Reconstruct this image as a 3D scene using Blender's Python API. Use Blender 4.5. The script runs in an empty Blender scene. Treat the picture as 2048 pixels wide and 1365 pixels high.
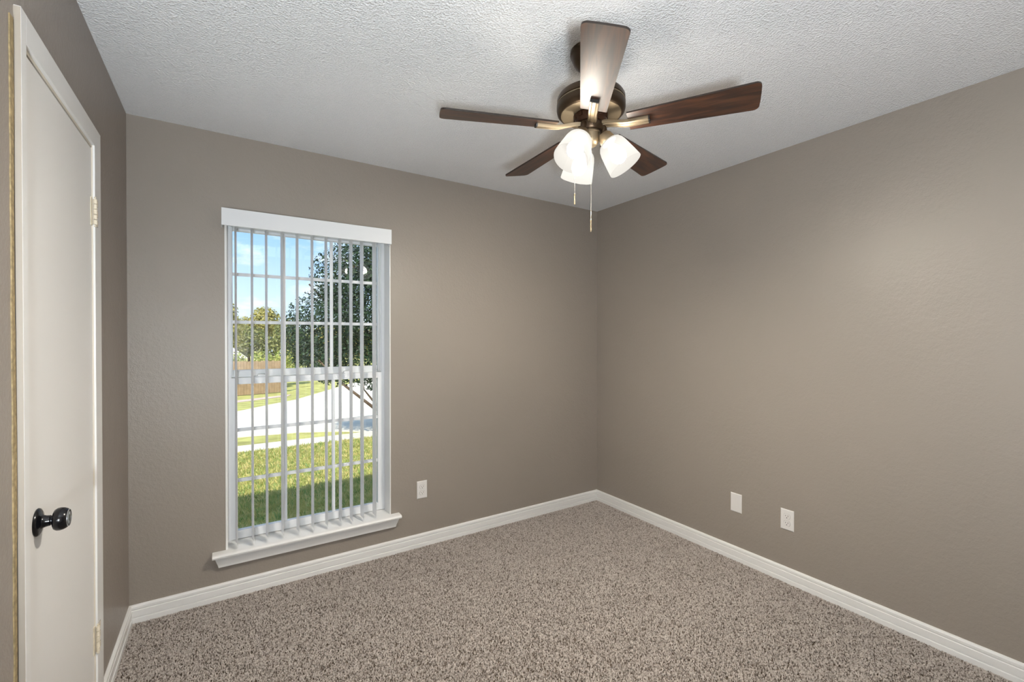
import bpy, math, random
from mathutils import Vector, Matrix

# ------------------------------------------------------------------ camera, world, sun, exposure
SC = bpy.context.scene
COL = SC.collection
PI = math.pi
F_PX, YAW, PITCH, ROLL, CAM_Z = 892.075, 0.573037, -0.0073121, 0.000315, 1.37426

cam_data = bpy.data.cameras.new('camera')
cam_data.sensor_width = 36.0
cam_data.lens = F_PX * 36.0 / 2048.0
cam_data.clip_start = 0.02
cam_data.clip_end = 500
cam = bpy.data.objects.new('camera', cam_data)
COL.objects.link(cam)
fw = Vector((math.sin(YAW) * math.cos(PITCH), math.cos(YAW) * math.cos(PITCH), math.sin(PITCH)))
rt = Vector((math.cos(YAW), -math.sin(YAW), 0))
up = rt.cross(fw)
c_, s_ = math.cos(ROLL), math.sin(ROLL)
r2, u2 = c_ * rt + s_ * up, -s_ * rt + c_ * up
cam.matrix_world = Matrix(((r2.x, u2.x, -fw.x, 0), (r2.y, u2.y, -fw.y, 0), (r2.z, u2.z, -fw.z, CAM_Z), (0, 0, 0, 1)))
SC.camera = cam

SC.view_settings.view_transform = 'Standard'
SC.view_settings.look = 'None'
SC.view_settings.gamma = 1.0
SC.view_settings.use_curve_mapping = False
SC.view_settings.exposure = 0.35
SC.cycles.max_bounces = 7
SC.cycles.diffuse_bounces = 4
SC.cycles.glossy_bounces = 3
SC.cycles.transmission_bounces = 4
SC.cycles.transparent_max_bounces = 12
SC.cycles.use_adaptive_sampling = True
SC.cycles.adaptive_threshold = 0.02

SKY_STRENGTH = 1.15
SUN_STRENGTH = 5.5
BULB_STRENGTH = 1450.0
SHADE_GLOW = 0.78
FILL_LAMP = 485.0  # strength of the added, unseen fill light

world = bpy.data.worlds.new('world')
SC.world = world
world.use_nodes = True
wn, wl = world.node_tree.nodes, world.node_tree.links
wn.clear()
w_out = wn.new('ShaderNodeOutputWorld')
w_bg = wn.new('ShaderNodeBackground')
w_bg.inputs['Strength'].default_value = SKY_STRENGTH
w_tc = wn.new('ShaderNodeTexCoord')
w_sep = wn.new('ShaderNodeSeparateXYZ')
w_ramp = wn.new('ShaderNodeValToRGB')
e = w_ramp.color_ramp.elements
e[0].position, e[0].color = 0.0, (0.62, 0.76, 0.92, 1)
e[1].position, e[1].color = 0.75, (0.34, 0.54, 0.86, 1)
x = e.new(0.07); x.color = (0.60, 0.78, 0.98, 1)
x = e.new(0.26); x.color = (0.20, 0.46, 0.92, 1)
w_noise = wn.new('ShaderNodeTexNoise')
w_noise.inputs['Scale'].default_value = 7.0
w_noise.inputs['Detail'].default_value = 6.0
w_noise.inputs['Roughness'].default_value = 0.6
w_map = wn.new('ShaderNodeMapping')
w_map.inputs['Scale'].default_value = (1, 1, 2.6)
w_cr = wn.new('ShaderNodeValToRGB')
w_cr.color_ramp.elements[0].position = 0.50
w_cr.color_ramp.elements[1].position = 0.72
w_mix = wn.new('ShaderNodeMixRGB')
w_mix.inputs['Color2'].default_value = (0.93, 0.96, 1.0, 1)
wl.new(w_tc.outputs['Generated'], w_sep.inputs[0])
wl.new(w_sep.outputs['Z'], w_ramp.inputs[0])
wl.new(w_tc.outputs['Generated'], w_map.inputs[0])
wl.new(w_map.outputs[0], w_noise.inputs['Vector'])
wl.new(w_noise.outputs['Fac'], w_cr.inputs[0])
wl.new(w_cr.outputs[0], w_mix.inputs['Fac'])
wl.new(w_ramp.outputs[0], w_mix.inputs['Color1'])
wl.new(w_mix.outputs[0], w_bg.inputs['Color'])
wl.new(w_bg.outputs[0], w_out.inputs[0])

sun_data = bpy.data.lights.new('sun', 'SUN')
sun_data.energy = SUN_STRENGTH
sun_data.angle = 0.012
sun_data.color = (1.0, 0.94, 0.82)
sun = bpy.data.objects.new('sun', sun_data)
COL.objects.link(sun)
sun.rotation_euler = Vector((0.48, 0.56, -0.76)).to_track_quat('-Z', 'Y').to_euler()

# ------------------------------------------------------------------ room numbers (metres)
XL, XR, YB, YF, HC = -0.388, 2.649, 2.781, -0.75, 2.44
WX0, WX1, WZ0, WZ1 = 0.003, 0.882, 0.232, 2.02      # window opening

# ------------------------------------------------------------------ helpers
class MB:
    """collects shapes into ONE mesh object"""
    def __init__(s):
        s.v, s.f, s.mi = [], [], []
        s.m = 0
    def add(s, vs, fs, M=None):
        o = len(s.v)
        s.v += [tuple(M @ Vector(p)) if M is not None else tuple(p) for p in vs]
        s.f += [tuple(i + o for i in f) for f in fs]
        s.mi += [s.m] * len(fs)
        return s
    def box(s, a, b, M=None):
        x0, y0, z0 = a; x1, y1, z1 = b
        vs = [(x0, y0, z0), (x1, y0, z0), (x1, y1, z0), (x0, y1, z0), (x0, y0, z1), (x1, y0, z1), (x1, y1, z1), (x0, y1, z1)]
        fs = [(0, 3, 2, 1), (4, 5, 6, 7), (0, 1, 5, 4), (1, 2, 6, 5), (2, 3, 7, 6), (3, 0, 4, 7)]
        return s.add(vs, fs, M)
    def prism(s, poly, z0, z1, M=None):
        n = len(poly)
        vs = [(x, y, z0) for x, y in poly] + [(x, y, z1) for x, y in poly]
        fs = [tuple(range(n - 1, -1, -1)), tuple(range(n, 2 * n))]
        fs += [(i, (i + 1) % n, n + (i + 1) % n, n + i) for i in range(n)]
        return s.add(vs, fs, M)
    def lathe(s, prof, n=32, M=None, caps=True):
        """prof: list of (r, z) from bottom/top in order"""
        vs, fs = [], []
        for r, z in prof:
            for k in range(n):
                a = 2 * PI * k / n
                vs.append((r * math.cos(a), r * math.sin(a), z))
        for j in range(len(prof) - 1):
            for k in range(n):
                k2 = (k + 1) % n
                fs.append((j * n + k, j * n + k2, (j + 1) * n + k2, (j + 1) * n + k))
        if caps:
            fs.append(tuple(range(n - 1, -1, -1)))
            fs.append(tuple((len(prof) - 1) * n + k for k in range(n)))
        return s.add(vs, fs, M)
    def tube(s, path, radii, n=10, M=None):
        if not isinstance(radii, (list, tuple)):
            radii = [radii] * len(path)
        P = [Vector(p) for p in path]
        vs, fs = [], []
        ref = None
        for i, p in enumerate(P):
            t = (P[min(i + 1, len(P) - 1)] - P[max(i - 1, 0)]).normalized()
            if ref is None:
                ref = Vector((0, 0, 1)) if abs(t.z) < 0.9 else Vector((1, 0, 0))
            u = (ref - t * ref.dot(t)).normalized()
            ref = u
            w = t.cross(u)
            for k in range(n):
                a = 2 * PI * k / n
                vs.append(p + (u * math.cos(a) + w * math.sin(a)) * radii[i])
        for j in range(len(P) - 1):
            for k in range(n):
                k2 = (k + 1) % n
                fs.append((j * n + k, j * n + k2, (j + 1) * n + k2, (j + 1) * n + k))
        fs.append(tuple(range(n - 1, -1, -1)))
        fs.append(tuple((len(P) - 1) * n + k for k in range(n)))
        return s.add(vs, fs, M)
    def sphere(s, c, r, nu=12, nv=8, M=None):
        prof = [(max(1e-5, r * math.sin(PI * j / nv)), c[2] - r * math.cos(PI * j / nv)) for j in range(nv + 1)]
        T = Matrix.Translation((c[0], c[1], 0))
        return s.lathe(prof, nu, (M @ T) if M is not None else T, caps=False)
    def sweep_profile(s, prof, p0, p1, out):
        """prof (d, z): d = distance from the wall plane along 'out'; swept from p0 to p1 (xy), may give mitre offsets"""
        n = len(prof)
        vs = []
        for (p, mit) in (p0, p1):
            for d, z in prof:
                vs.append((p[0] + out[0] * d + mit[0] * d, p[1] + out[1] * d + mit[1] * d, z))
        fs = [(i, (i + 1) % n, n + (i + 1) % n, n + i) for i in range(n)]
        fs += [tuple(range(n - 1, -1, -1)), tuple(range(n, 2 * n))]
        return s.add(vs, fs)
    def build(s, name, mats, parent=None, smooth=None, bevel=0, loc=None, M=None):
        me = bpy.data.meshes.new(name)
        me.from_pydata(s.v, [], s.f)
        if not isinstance(mats, (list, tuple)):
            mats = [mats]
        for m in mats:
            me.materials.append(m)
        if len(mats) > 1:
            me.polygons.foreach_set('material_index', s.mi)
        import bmesh
        bm = bmesh.new(); bm.from_mesh(me)
        bmesh.ops.recalc_face_normals(bm, faces=bm.faces[:])
        bm.to_mesh(me); bm.free()
        if smooth is not None:
            me.shade_smooth()
            me.set_sharp_from_angle(angle=math.radians(smooth))
        me.update()
        o = bpy.data.objects.new(name, me)
        COL.objects.link(o)
        if parent is not None:
            o.parent = parent
        if M is not None:
            o.matrix_local = M
        if loc is not None:
            o.location = loc
        if bevel:
            b = o.modifiers.new('bevel', 'BEVEL')
            b.width = bevel; b.segments = 2; b.limit_method = 'ANGLE'; b.angle_limit = math.radians(35)
            b.harden_normals = False
        return o

def tag(o, label=None, cat=None, group=None, kind=None):
    if label: o['label'] = label
    if cat: o['category'] = cat
    if group: o['group'] = group
    if kind: o['kind'] = kind
    return o

def empty(name, loc=(0, 0, 0), rz=0.0, parent=None):
    o = bpy.data.objects.new(name, None)
    o.empty_display_size = 0.05
    COL.objects.link(o)
    o.location = loc
    o.rotation_euler = (0, 0, rz)
    if parent is not None: o.parent = parent
    return o

def struct(o, label=None):
    o['kind'] = 'structure'
    if label: o['label'] = label
    return o

# ------------------------------------------------------------------ materials
def new_mat(name):
    m = bpy.data.materials.new(name)
    m.use_nodes = True
    nt = m.node_tree
    return m, nt, nt.nodes['Principled BSDF']

def pmat(name, col, rough=0.5, metal=0.0, spec=0.5, noise=None, bump=None, coat=0.0, coords='Object'):
    """noise=(scale, amount) colour mottling; bump=[(kind, scale, strength, distance), ...]"""
    m, nt, b = new_mat(name)
    b.inputs['Base Color'].default_value = (*col, 1)
    b.inputs['Roughness'].default_value = rough
    b.inputs['Metallic'].default_value = metal
    b.inputs['Specular IOR Level'].default_value = spec
    b.inputs['Coat Weight'].default_value = coat
    tc = nt.nodes.new('ShaderNodeTexCoord')
    if noise:
        n = nt.nodes.new('ShaderNodeTexNoise'); n.inputs['Scale'].default_value = noise[0]; n.inputs['Detail'].default_value = 4
        mr = nt.nodes.new('ShaderNodeMapRange')
        mr.inputs['From Min'].default_value = 0.3; mr.inputs['From Max'].default_value = 0.7
        mr.inputs['To Min'].default_value = 1 - noise[1]; mr.inputs['To Max'].default_value = 1 + noise[1]
        mx = nt.nodes.new('ShaderNodeVectorMath'); mx.operation = 'SCALE'
        mx.inputs[0].default_value = col
        nt.links.new(tc.outputs[coords], n.inputs['Vector'])
        nt.links.new(n.outputs['Fac'], mr.inputs['Value'])
        nt.links.new(mr.outputs[0], mx.inputs['Scale'])
        nt.links.new(mx.outputs[0], b.inputs['Base Color'])
    last = None
    for kind, sc, st, dist in (bump or []):
        if kind == 'noise':
            t = nt.nodes.new('ShaderNodeTexNoise'); t.inputs['Detail'].default_value = 3; out = t.outputs['Fac']
        else:
            t = nt.nodes.new('ShaderNodeTexVoronoi'); out = t.outputs['Distance']
            t.feature = 'F1'
        t.inputs['Scale'].default_value = sc
        nt.links.new(tc.outputs[coords], t.inputs['Vector'])
        bp = nt.nodes.new('ShaderNodeBump'); bp.inputs['Strength'].default_value = st; bp.inputs['Distance'].default_value = dist
        nt.links.new(out, bp.inputs['Height'])
        if last is not None: nt.links.new(last.outputs[0], bp.inputs['Normal'])
        last = bp
    if last is not None: nt.links.new(last.outputs[0], b.inputs['Normal'])
    return m

TAUPE = (0.298, 0.259, 0.223)
M_wall = pmat('taupe_wall_paint', TAUPE, 0.42, spec=0.45,
              bump=[('noise', 7, 0.16, 0.02), ('noise', 70, 0.32, 0.004), ('voronoi', 170, 0.16, 0.002)])
M_ceiling = pmat('popcorn_ceiling', (0.885, 0.89, 0.90), 0.9, spec=0.1,
                 bump=[('voronoi', 145, 0.75, 0.005), ('noise', 230, 0.55, 0.003)])
M_white = pmat('white_trim_paint', (0.80, 0.79, 0.77), 0.35, spec=0.4, bump=[('noise', 25, 0.03, 0.004)])
M_door = pmat('white_door_paint', (0.80, 0.785, 0.76), 0.45, spec=0.35, bump=[('noise', 60, 0.03, 0.002)])
M_hinge = pmat('painted_hinge', (0.72, 0.64, 0.50), 0.5, noise=(60, 0.12))
M_dark = pmat('gap_dark', (0.05, 0.04, 0.035), 0.8)
M_black = pmat('black_gloss_metal', (0.004, 0.004, 0.005), 0.2, metal=0.0, spec=0.45, coat=0.15)
M_steel = pmat('bright_steel', (0.62, 0.64, 0.68), 0.25, metal=1.0)
M_plate = pmat('white_plastic', (0.72, 0.695, 0.67), 0.3)
M_slot = pmat('outlet_slot', (0.02, 0.018, 0.016), 0.7)
M_vinyl = pmat('white_window_vinyl', (0.78, 0.79, 0.80), 0.4, spec=0.4)
M_caulk = pmat('tan_caulk', (0.32, 0.24, 0.12), 0.7, noise=(90, 0.35))
M_bronze = pmat('oiled_bronze', (0.070, 0.046, 0.028), 0.36, metal=0.85, spec=0.5)
M_bronze_lite = pmat('brushed_bronze', (0.30, 0.235, 0.155), 0.48, metal=0.85)
M_rubber = pmat('dark_end_cap', (0.012, 0.009, 0.008), 0.5)
M_chain = pmat('bead_chain', (0.62, 0.59, 0.54), 0.4, metal=0.9)

def slat_mat():
    m, nt, b = new_mat('vinyl_slat')
    b.inputs['Base Color'].default_value = (0.96, 0.96, 0.97, 1)
    b.inputs['Roughness'].default_value = 0.45
    tr = nt.nodes.new('ShaderNodeBsdfTranslucent'); tr.inputs['Color'].default_value = (0.98, 0.98, 0.98, 1)
    mx = nt.nodes.new('ShaderNodeMixShader'); mx.inputs[0].default_value = 0.48
    out = nt.nodes['Material Output']
    nt.links.new(b.outputs[0], mx.inputs[1]); nt.links.new(tr.outputs[0], mx.inputs[2]); nt.links.new(mx.outputs[0], out.inputs[0])
    return m
M_slat = slat_mat()

def glass_mat():
    m, nt, b = new_mat('window_glass')
    nt.nodes.remove(b)
    tr = nt.nodes.new('ShaderNodeBsdfTransparent'); tr.inputs['Color'].default_value = (0.97, 0.985, 0.98, 1)
    gl = nt.nodes.new('ShaderNodeBsdfGlossy'); gl.inputs['Roughness'].default_value = 0.01
    fr = nt.nodes.new('ShaderNodeFresnel'); fr.inputs['IOR'].default_value = 1.5
    mx = nt.nodes.new('ShaderNodeMixShader')
    nt.links.new(fr.outputs[0], mx.inputs[0]); nt.links.new(tr.outputs[0], mx.inputs[1]); nt.links.new(gl.outputs[0], mx.inputs[2])
    nt.links.new(mx.outputs[0], nt.nodes['Material Output'].inputs[0])
    return m
M_glass = glass_mat()

def shade_mat(name, glow):
    """lit frosted glass: glows itself (most around the bulb) and lets part of the bulb's light through each skin"""
    m, nt, b = new_mat(name)
    nt.nodes.remove(b)
    m.cycles.emission_sampling = 'NONE'
    tr = nt.nodes.new('ShaderNodeBsdfTransparent'); tr.inputs['Color'].default_value = (0.155, 0.155, 0.155, 1)
    tc = nt.nodes.new('ShaderNodeTexCoord'); sp = nt.nodes.new('ShaderNodeSeparateXYZ')
    mr = nt.nodes.new('ShaderNodeMapRange'); mr.inputs['From Min'].default_value = -0.115; mr.inputs['From Max'].default_value = 0.0
    cr = nt.nodes.new('ShaderNodeValToRGB')
    el = cr.color_ramp.elements
    el[0].position, el[0].color = 0.0, (0.86, 0.86, 0.86, 1)
    el[1].position, el[1].color = 1.0, (0.72, 0.72, 0.72, 1)
    q = el.new(0.48); q.color = (1, 1, 1, 1)
    em = nt.nodes.new('ShaderNodeEmission'); em.inputs['Color'].default_value = (1.0, 0.955, 0.87, 1)
    mu = nt.nodes.new('ShaderNodeMath'); mu.operation = 'MULTIPLY'; mu.inputs[1].default_value = glow
    a = nt.nodes.new('ShaderNodeAddShader')
    L = nt.links.new
    L(tc.outputs['Object'], sp.inputs[0]); L(sp.outputs['Z'], mr.inputs['Value']); L(mr.outputs[0], cr.inputs[0]); L(cr.outputs[0], mu.inputs[0]); L(mu.outputs[0], em.inputs['Strength'])
    L(tr.outputs[0], a.inputs[0]); L(em.outputs[0], a.inputs[1]); L(a.outputs[0], nt.nodes['Material Output'].inputs[0])
    return m
M_shade = shade_mat('frosted_glass', SHADE_GLOW)
M_shade_in = shade_mat('frosted_glass_inside', SHADE_GLOW * 0.84)

def emit_mat(name, col, st):
    m, nt, b = new_mat(name)
    nt.nodes.remove(b)
    em = nt.nodes.new('ShaderNodeEmission'); em.inputs['Color'].default_value = (*col, 1); em.inputs['Strength'].default_value = st
    nt.links.new(em.outputs[0], nt.nodes['Material Output'].inputs[0])
    return m
M_bulb = emit_mat('lit_bulb', (1.0, 0.925, 0.81), BULB_STRENGTH)

def wood_mat():
    m, nt, b = new_mat('walnut_blade')
    tc = nt.nodes.new('ShaderNodeTexCoord')
    mp = nt.nodes.new('ShaderNodeMapping'); mp.inputs['Scale'].default_value = (3.0, 26.0, 20.0)
    n = nt.nodes.new('ShaderNodeTexNoise'); n.inputs['Scale'].default_value = 2.2; n.inputs['Detail'].default_value = 6; n.inputs['Distortion'].default_value = 0.6
    cr = nt.nodes.new('ShaderNodeValToRGB')
    el = cr.color_ramp.elements
    el[0].position, el[0].color = 0.30, (0.008, 0.0028, 0.0016, 1)
    el[1].position, el[1].color = 0.72, (0.105, 0.034, 0.0115, 1)
    q = el.new(0.5); q.color = (0.034, 0.0105, 0.0045, 1)
    nt.links.new(tc.outputs['Object'], mp.inputs[0]); nt.links.new(mp.outputs[0], n.inputs['Vector'])
    nt.links.new(n.outputs['Fac'], cr.inputs[0]); nt.links.new(cr.outputs[0], b.inputs['Base Color'])
    b.inputs['Roughness'].default_value = 0.48
    b.inputs['Specular IOR Level'].default_value = 0.6
    b.inputs['Coat Weight'].default_value = 0.6
    b.inputs['Coat Roughness'].default_value = 0.42
    return m
M_wood = wood_mat()
M_wood_edge = pmat('blade_edge', (0.02, 0.012, 0.008), 0.4)

# ------------------------------------------------------------------ room shell
def wall(name, a, b):
    return struct(MB().box(a, b).build(name, M_wall))
T = 0.15
mb = MB()
mb.box((XL - T, YB, -0.3), (WX0, YB + T, HC + 0.1))
mb.box((WX1, YB, -0.3), (XR + T, YB + T, HC + 0.1))
mb.box((WX0, YB, -0.3), (WX1, YB + T, WZ0))
mb.box((WX0, YB, WZ1), (WX1, YB + T, HC + 0.1))
struct(mb.build('wall_back', M_wall), 'taupe wall with the window')
struct(MB().box((XR, YF - T, -0.3), (XR + T, YB, HC + 0.1)).build('wall_right', M_wall), 'taupe wall on the right with two wall plates')
struct(MB().box((XL - T, YF - T, -0.3), (XL, YB, HC + 0.1)).build('wall_left', M_wall), 'taupe wall on the left holding the white door')
struct(MB().box((XL, YF - T, -0.3), (XR, YF, HC + 0.1)).build('wall_front', M_wall), 'taupe wall behind the viewer')
struct(MB().box((XL - T, YF - T, HC), (XR + T, YB, HC + 0.06)).build('ceiling', M_ceiling), 'white popcorn-textured ceiling')
M_sub = pmat('carpet_backing', (0.10, 0.075, 0.055), 0.95, spec=0.05)
struct(MB().box((XL - T, YF - T, -0.3), (XR + T, YB, -0.004)).build('floor', M_sub), 'carpeted bedroom floor')
# baseboards
BB = [(0, 0), (0.015, 0), (0.015, 0.0255), (0.0135, 0.0275), (0.0085, 0.0275), (0.0085, 0.0305), (0.0125, 0.0325), (0.0125, 0.062), (0.0085, 0.0640), (0.0085, 0.0665),
      (0.0115, 0.069), (0.0115, 0.080), (0.008, 0.0865), (0.003, 0.0885), (0, 0.0885)]
def baseboard(name, p0, p1, out, m0=(0, 0), m1=(0, 0)):
    return struct(MB().sweep_profile(BB, (p0, m0), (p1, m1), out).build(name, M_white))
baseboard('baseboard_back', (XL, YB), (XR, YB), (0, -1), (1, 0), (-1, 0))
baseboard('baseboard_right', (XR, YB), (XR, YF), (-1, 0), (0, -1), (0, 1))
baseboard('baseboard_left', (XL, 2.185), (XL, YB), (1, 0), (0, 0), (0, -1))

# ------------------------------------------------------------------ carpet pile (stuff)
def tuft_mesh():
    rnd = random.Random(4)
    mb = MB()
    for k in range(3):
        a = 2 * PI * k / 3 + 0.4
        dx, dy = 0.0019 * math.cos(a), 0.0019 * math.sin(a)
        mb.tube([(dx * 0.6, dy * 0.6, -0.004), (dx, dy, 0.003), (dx * 1.9 + 0.0006, dy * 1.9, 0.0075), (dx * 2.3, dy * 2.3, 0.0095)], [0.0017, 0.0021, 0.0019, 0.0008], 5)
    return mb
def carpet_mat():
    m, nt, b = new_mat('carpet_yarn')
    oi = nt.nodes.new('ShaderNodeObjectInfo')
    cr = nt.nodes.new('ShaderNodeValToRGB')
    el = cr.color_ramp.elements
    el[0].position, el[0].color = 0.0, (0.21, 0.168, 0.138, 1)
    el[1].position, el[1].color = 1.0, (0.68, 0.615, 0.56, 1)
    q = el.new(0.35); q.color = (0.48, 0.42, 0.375, 1)
    at = nt.nodes.new('ShaderNodeAttribute'); at.attribute_name = 'tint'; at.attribute_type = 'INSTANCER'
    nt.links.new(at.outputs['Fac'], cr.inputs[0])
    nt.links.new(cr.outputs[0], b.inputs['Base Color'])
    b.inputs['Roughness'].default_value = 0.9
    b.inputs['Specular IOR Level'].default_value = 0.1
    b.inputs['Sheen Weight'].default_value = 0.15
    return m
M_carpet = carpet_mat()

def scatter(base, inst_mesh_mb, inst_name, mat, dist_min, dens, seed, smin, smax, tilt):
    """geometry nodes on BASE: points on its faces, one small mesh per point (uncountable stuff only)"""
    io = inst_mesh_mb.build(inst_name, mat, smooth=60)
    me = io.data
    bpy.data.objects.remove(io)
    src = bpy.data.objects.new(inst_name, me)          # not linked to any collection: only a source of geometry
    ng = bpy.data.node_groups.new(inst_name + '_scatter', 'GeometryNodeTree')
    ng.interface.new_socket('Geometry', in_out='INPUT', socket_type='NodeSocketGeometry')
    ng.interface.new_socket('Geometry', in_out='OUTPUT', socket_type='NodeSocketGeometry')
    N, L = ng.nodes, ng.links
    gi, go = N.new('NodeGroupInput'), N.new('NodeGroupOutput')
    dp = N.new('GeometryNodeDistributePointsOnFaces'); dp.distribute_method = 'POISSON'
    dp.inputs['Distance Min'].default_value = dist_min
    dp.inputs['Density Max'].default_value = dens
    dp.inputs['Seed'].default_value = seed
    ob = N.new('GeometryNodeObjectInfo'); ob.inputs['Object'].default_value = src
    ip = N.new('GeometryNodeInstanceOnPoints')
    rr = N.new('FunctionNodeRandomValue'); rr.data_type = 'FLOAT_VECTOR'
    rr.inputs[0].default_value = (-tilt, -tilt, 0); rr.inputs[1].default_value = (tilt, tilt, 2 * PI)
    rs = N.new('FunctionNodeRandomValue'); rs.data_type = 'FLOAT'
    fi = [i for i in rs.inputs if i.type == 'VALUE']
    fi[0].default_value = smin; fi[1].default_value = smax
    rs.inputs['Seed'].default_value = 5
    rc = N.new('FunctionNodeRandomValue'); rc.data_type = 'FLOAT'; rc.inputs['Seed'].default_value = 9
    st = N.new('GeometryNodeStoreNamedAttribute'); st.data_type = 'FLOAT'; st.domain = 'INSTANCE'
    st.inputs['Name'].default_value = 'tint'
    L.new(gi.outputs[0], dp.inputs['Mesh'])
    L.new(dp.outputs['Points'], ip.inputs['Points'])
    L.new(ob.outputs['Geometry'], ip.inputs['Instance'])
    L.new(rr.outputs[0], ip.inputs['Rotation'])
    L.new([o for o in rs.outputs if o.type == 'VALUE'][0], ip.inputs['Scale'])
    L.new(ip.outputs[0], st.inputs['Geometry'])
    L.new([o for o in rc.outputs if o.type == 'VALUE'][0], [i for i in st.inputs if i.name == 'Value'][0])
    L.new(st.outputs[0], go.inputs[0])
    md = base.modifiers.new('scatter', 'NODES')
    md.node_group = ng
    return base
mbc = MB()
mbc.add([(XL + 0.012, 0.3, 0), (XR - 0.012, 0.0, 0), (XR - 0.012, YB - 0.012, 0), (XL + 0.012, YB - 0.012, 0)], [(0, 1, 2, 3)])
carpet = mbc.build('carpet', M_carpet)
tag(carpet, 'speckled brown and beige cut pile carpet covering the floor', 'carpet', kind='stuff')
scatter(carpet, tuft_mesh(), 'tuft', M_carpet, 0.0036, 75000, 3, 0.40, 0.68, 0.45)

# ------------------------------------------------------------------ window
win = struct(empty('window_1', ((WX0 + WX1) / 2, YB, WZ0)), 'white single hung window with three by three grilles in each sash')
ox, oy, oz = win.location
MW = Matrix.Translation((-ox, -oy, -oz))
def wbuild(mb, name, mat, parent=win, **k):
    if parent is win:
        mb.v = [(x - ox, y - oy, z - oz) for x, y, z in mb.v]
    else:
        mb.v = [(x - ox, y - oy, z - oz) for x, y, z in mb.v]
    return mb.build(name, mat, parent, **k)
ZS = 0.257            # top of the stool
# painted liner of the opening
mb = MB()
mb.box((WX0, YB - 0.002, ZS - 0.02), (WX0 + 0.010, YB + T, WZ1)); mb.box((WX1 - 0.006, YB - 0.002, ZS - 0.02), (WX1, YB + T, WZ1)); mb.box((WX0 + 0.010, YB - 0.002, WZ1 - 0.010), (WX1 - 0.006, YB + T, WZ1))
wbuild(mb, 'jamb', M_white, bevel=0.001)
# vinyl frame with tracks
fy = YB + 0.108
mb = MB()
a0, a1 = WX0 + 0.010, WX1 - 0.006
for xs in ((a0, a0 + 0.020), (a1 - 0.022, a1)):
    mb.box((xs[0], fy, ZS), (xs[1], fy + 0.085, WZ1 - 0.01))
mb.box((a0 + 0.02, fy, 1.985), (a1 - 0.022, fy + 0.085, WZ1 - 0.01))
mb.box((a0 + 0.02, fy + 0.01, ZS - 0.015), (a1 - 0.022, fy + 0.085, ZS + 0.012))
for xs in ((a0 + 0.020, a0 + 0.026), (a1 - 0.028, a1 - 0.022), (a1 - 0.036, a1 - 0.032)):       # balance track ribs beside the upper sash
    mb.box((xs[0], fy + 0.012, 1.16), (xs[1], fy + 0.045, 1.985))
wbuild(mb, 'window_frame', M_vinyl, bevel=0.0012)
def sash(name, x0, x1, z0, z1, y0, y1, st, bot, top, hz, vx):
    mb = MB()
    mb.box((x0, y0, z0), (x0 + st, y1, z1)); mb.box((x1 - st, y0, z0), (x1, y1, z1))
    mb.box((x0 + st, y0, z0), (x1 - st, y1, z0 + bot)); mb.box((x0 + st, y0, z1 - top), (x1 - st, y1, z1))
    s = wbuild(mb, name, M_vinyl, bevel=0.0015)
    ym = (y0 + y1) / 2
    g = MB()
    for z in hz: g.box((x0 + st, ym - 0.008, z - 0.009), (x1 - st, ym + 0.004, z + 0.009))
    for x_ in vx: g.box((x_ - 0.009, ym - 0.0088, z0 + bot), (x_ + 0.009, ym + 0.0034, z1 - top))
    wbuild(g, 'grille', M_vinyl, s)
    p = MB().box((x0 + st - 0.004, ym + 0.005, z0 + bot - 0.004), (x1 - st + 0.004, ym + 0.0065, z1 - top + 0.004))
    wbuild(p, 'pane', M_glass, s)
    return s
VX = (0.297, 0.562)
up_s = sash('upper_sash', a0 + 0.020, a1 - 0.022, 1.150, 1.990, fy + 0.046, fy + 0.074, 0.008, 0.042, 0.018, (1.462, 1.730), VX)
lo_s = sash('lower_sash', a0 + 0.004, a1 - 0.004, ZS + 0.003, 1.152, fy - 0.002, fy + 0.030, 0.040, 0.046, 0.036, (0.582, 0.862), VX)
# lift groove of the bottom rail and the two sash locks
for xk in (0.17, 0.635):
    mb = MB().box((xk - 0.03, fy + 0.004, 1.152), (xk + 0.03, fy + 0.028, 1.158))
    mb.box((xk - 0.012, fy + 0.002, 1.158), (xk + 0.028, fy + 0.016, 1.166))
    wbuild(mb, 'sash_lock', M_vinyl, bevel=0.002)
# stool and apron
mb = MB()
x0, x1 = -0.056, 0.935
prof = [(YB + 0.118, ZS - 0.022), (YB + 0.118, ZS), (YB - 0.046, ZS), (YB - 0.053, ZS - 0.003), (YB - 0.057, ZS - 0.010), (YB - 0.055, ZS - 0.018), (YB - 0.048, ZS - 0.022)]
def xsec(mb, prof, xa, xb):
    n = len(prof)
    mb.add([(xa, y, z) for y, z in prof] + [(xb, y, z) for y, z in prof],
           [(i, (i + 1) % n, n + (i + 1) % n, n + i) for i in range(n)] + [tuple(range(n - 1, -1, -1)), tuple(range(n, 2 * n))])
xsec(mb, prof, WX0 + 0.0005, WX1 - 0.0005)
horn = [(YB - 0.0003, ZS - 0.022), (YB - 0.0003, ZS), (YB - 0.046, ZS), (YB - 0.053, ZS - 0.003), (YB - 0.057, ZS - 0.010), (YB - 0.055, ZS - 0.018), (YB - 0.048, ZS - 0.022)]
xsec(mb, horn, x0, WX0 + 0.0005); xsec(mb, horn, WX1 - 0.0005, x1)
wbuild(mb, 'window_stool', M_white, smooth=40)
mb = MB()
n0 = [(YB, ZS - 0.022), (YB - 0.040, ZS - 0.022), (YB - 0.040, ZS - 0.028), (YB - 0.032, ZS - 0.050), (YB - 0.024, ZS - 0.062), (YB - 0.022, ZS - 0.078), (YB, ZS - 0.078)]
vs = []
for xa, sg in ((x0 + 0.012, 1), (x1 - 0.012, -1)):
    for y, z in n0: vs.append((xa + sg * (ZS - 0.022 - z) * 0.28, y, z))
n = len(n0)
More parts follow.
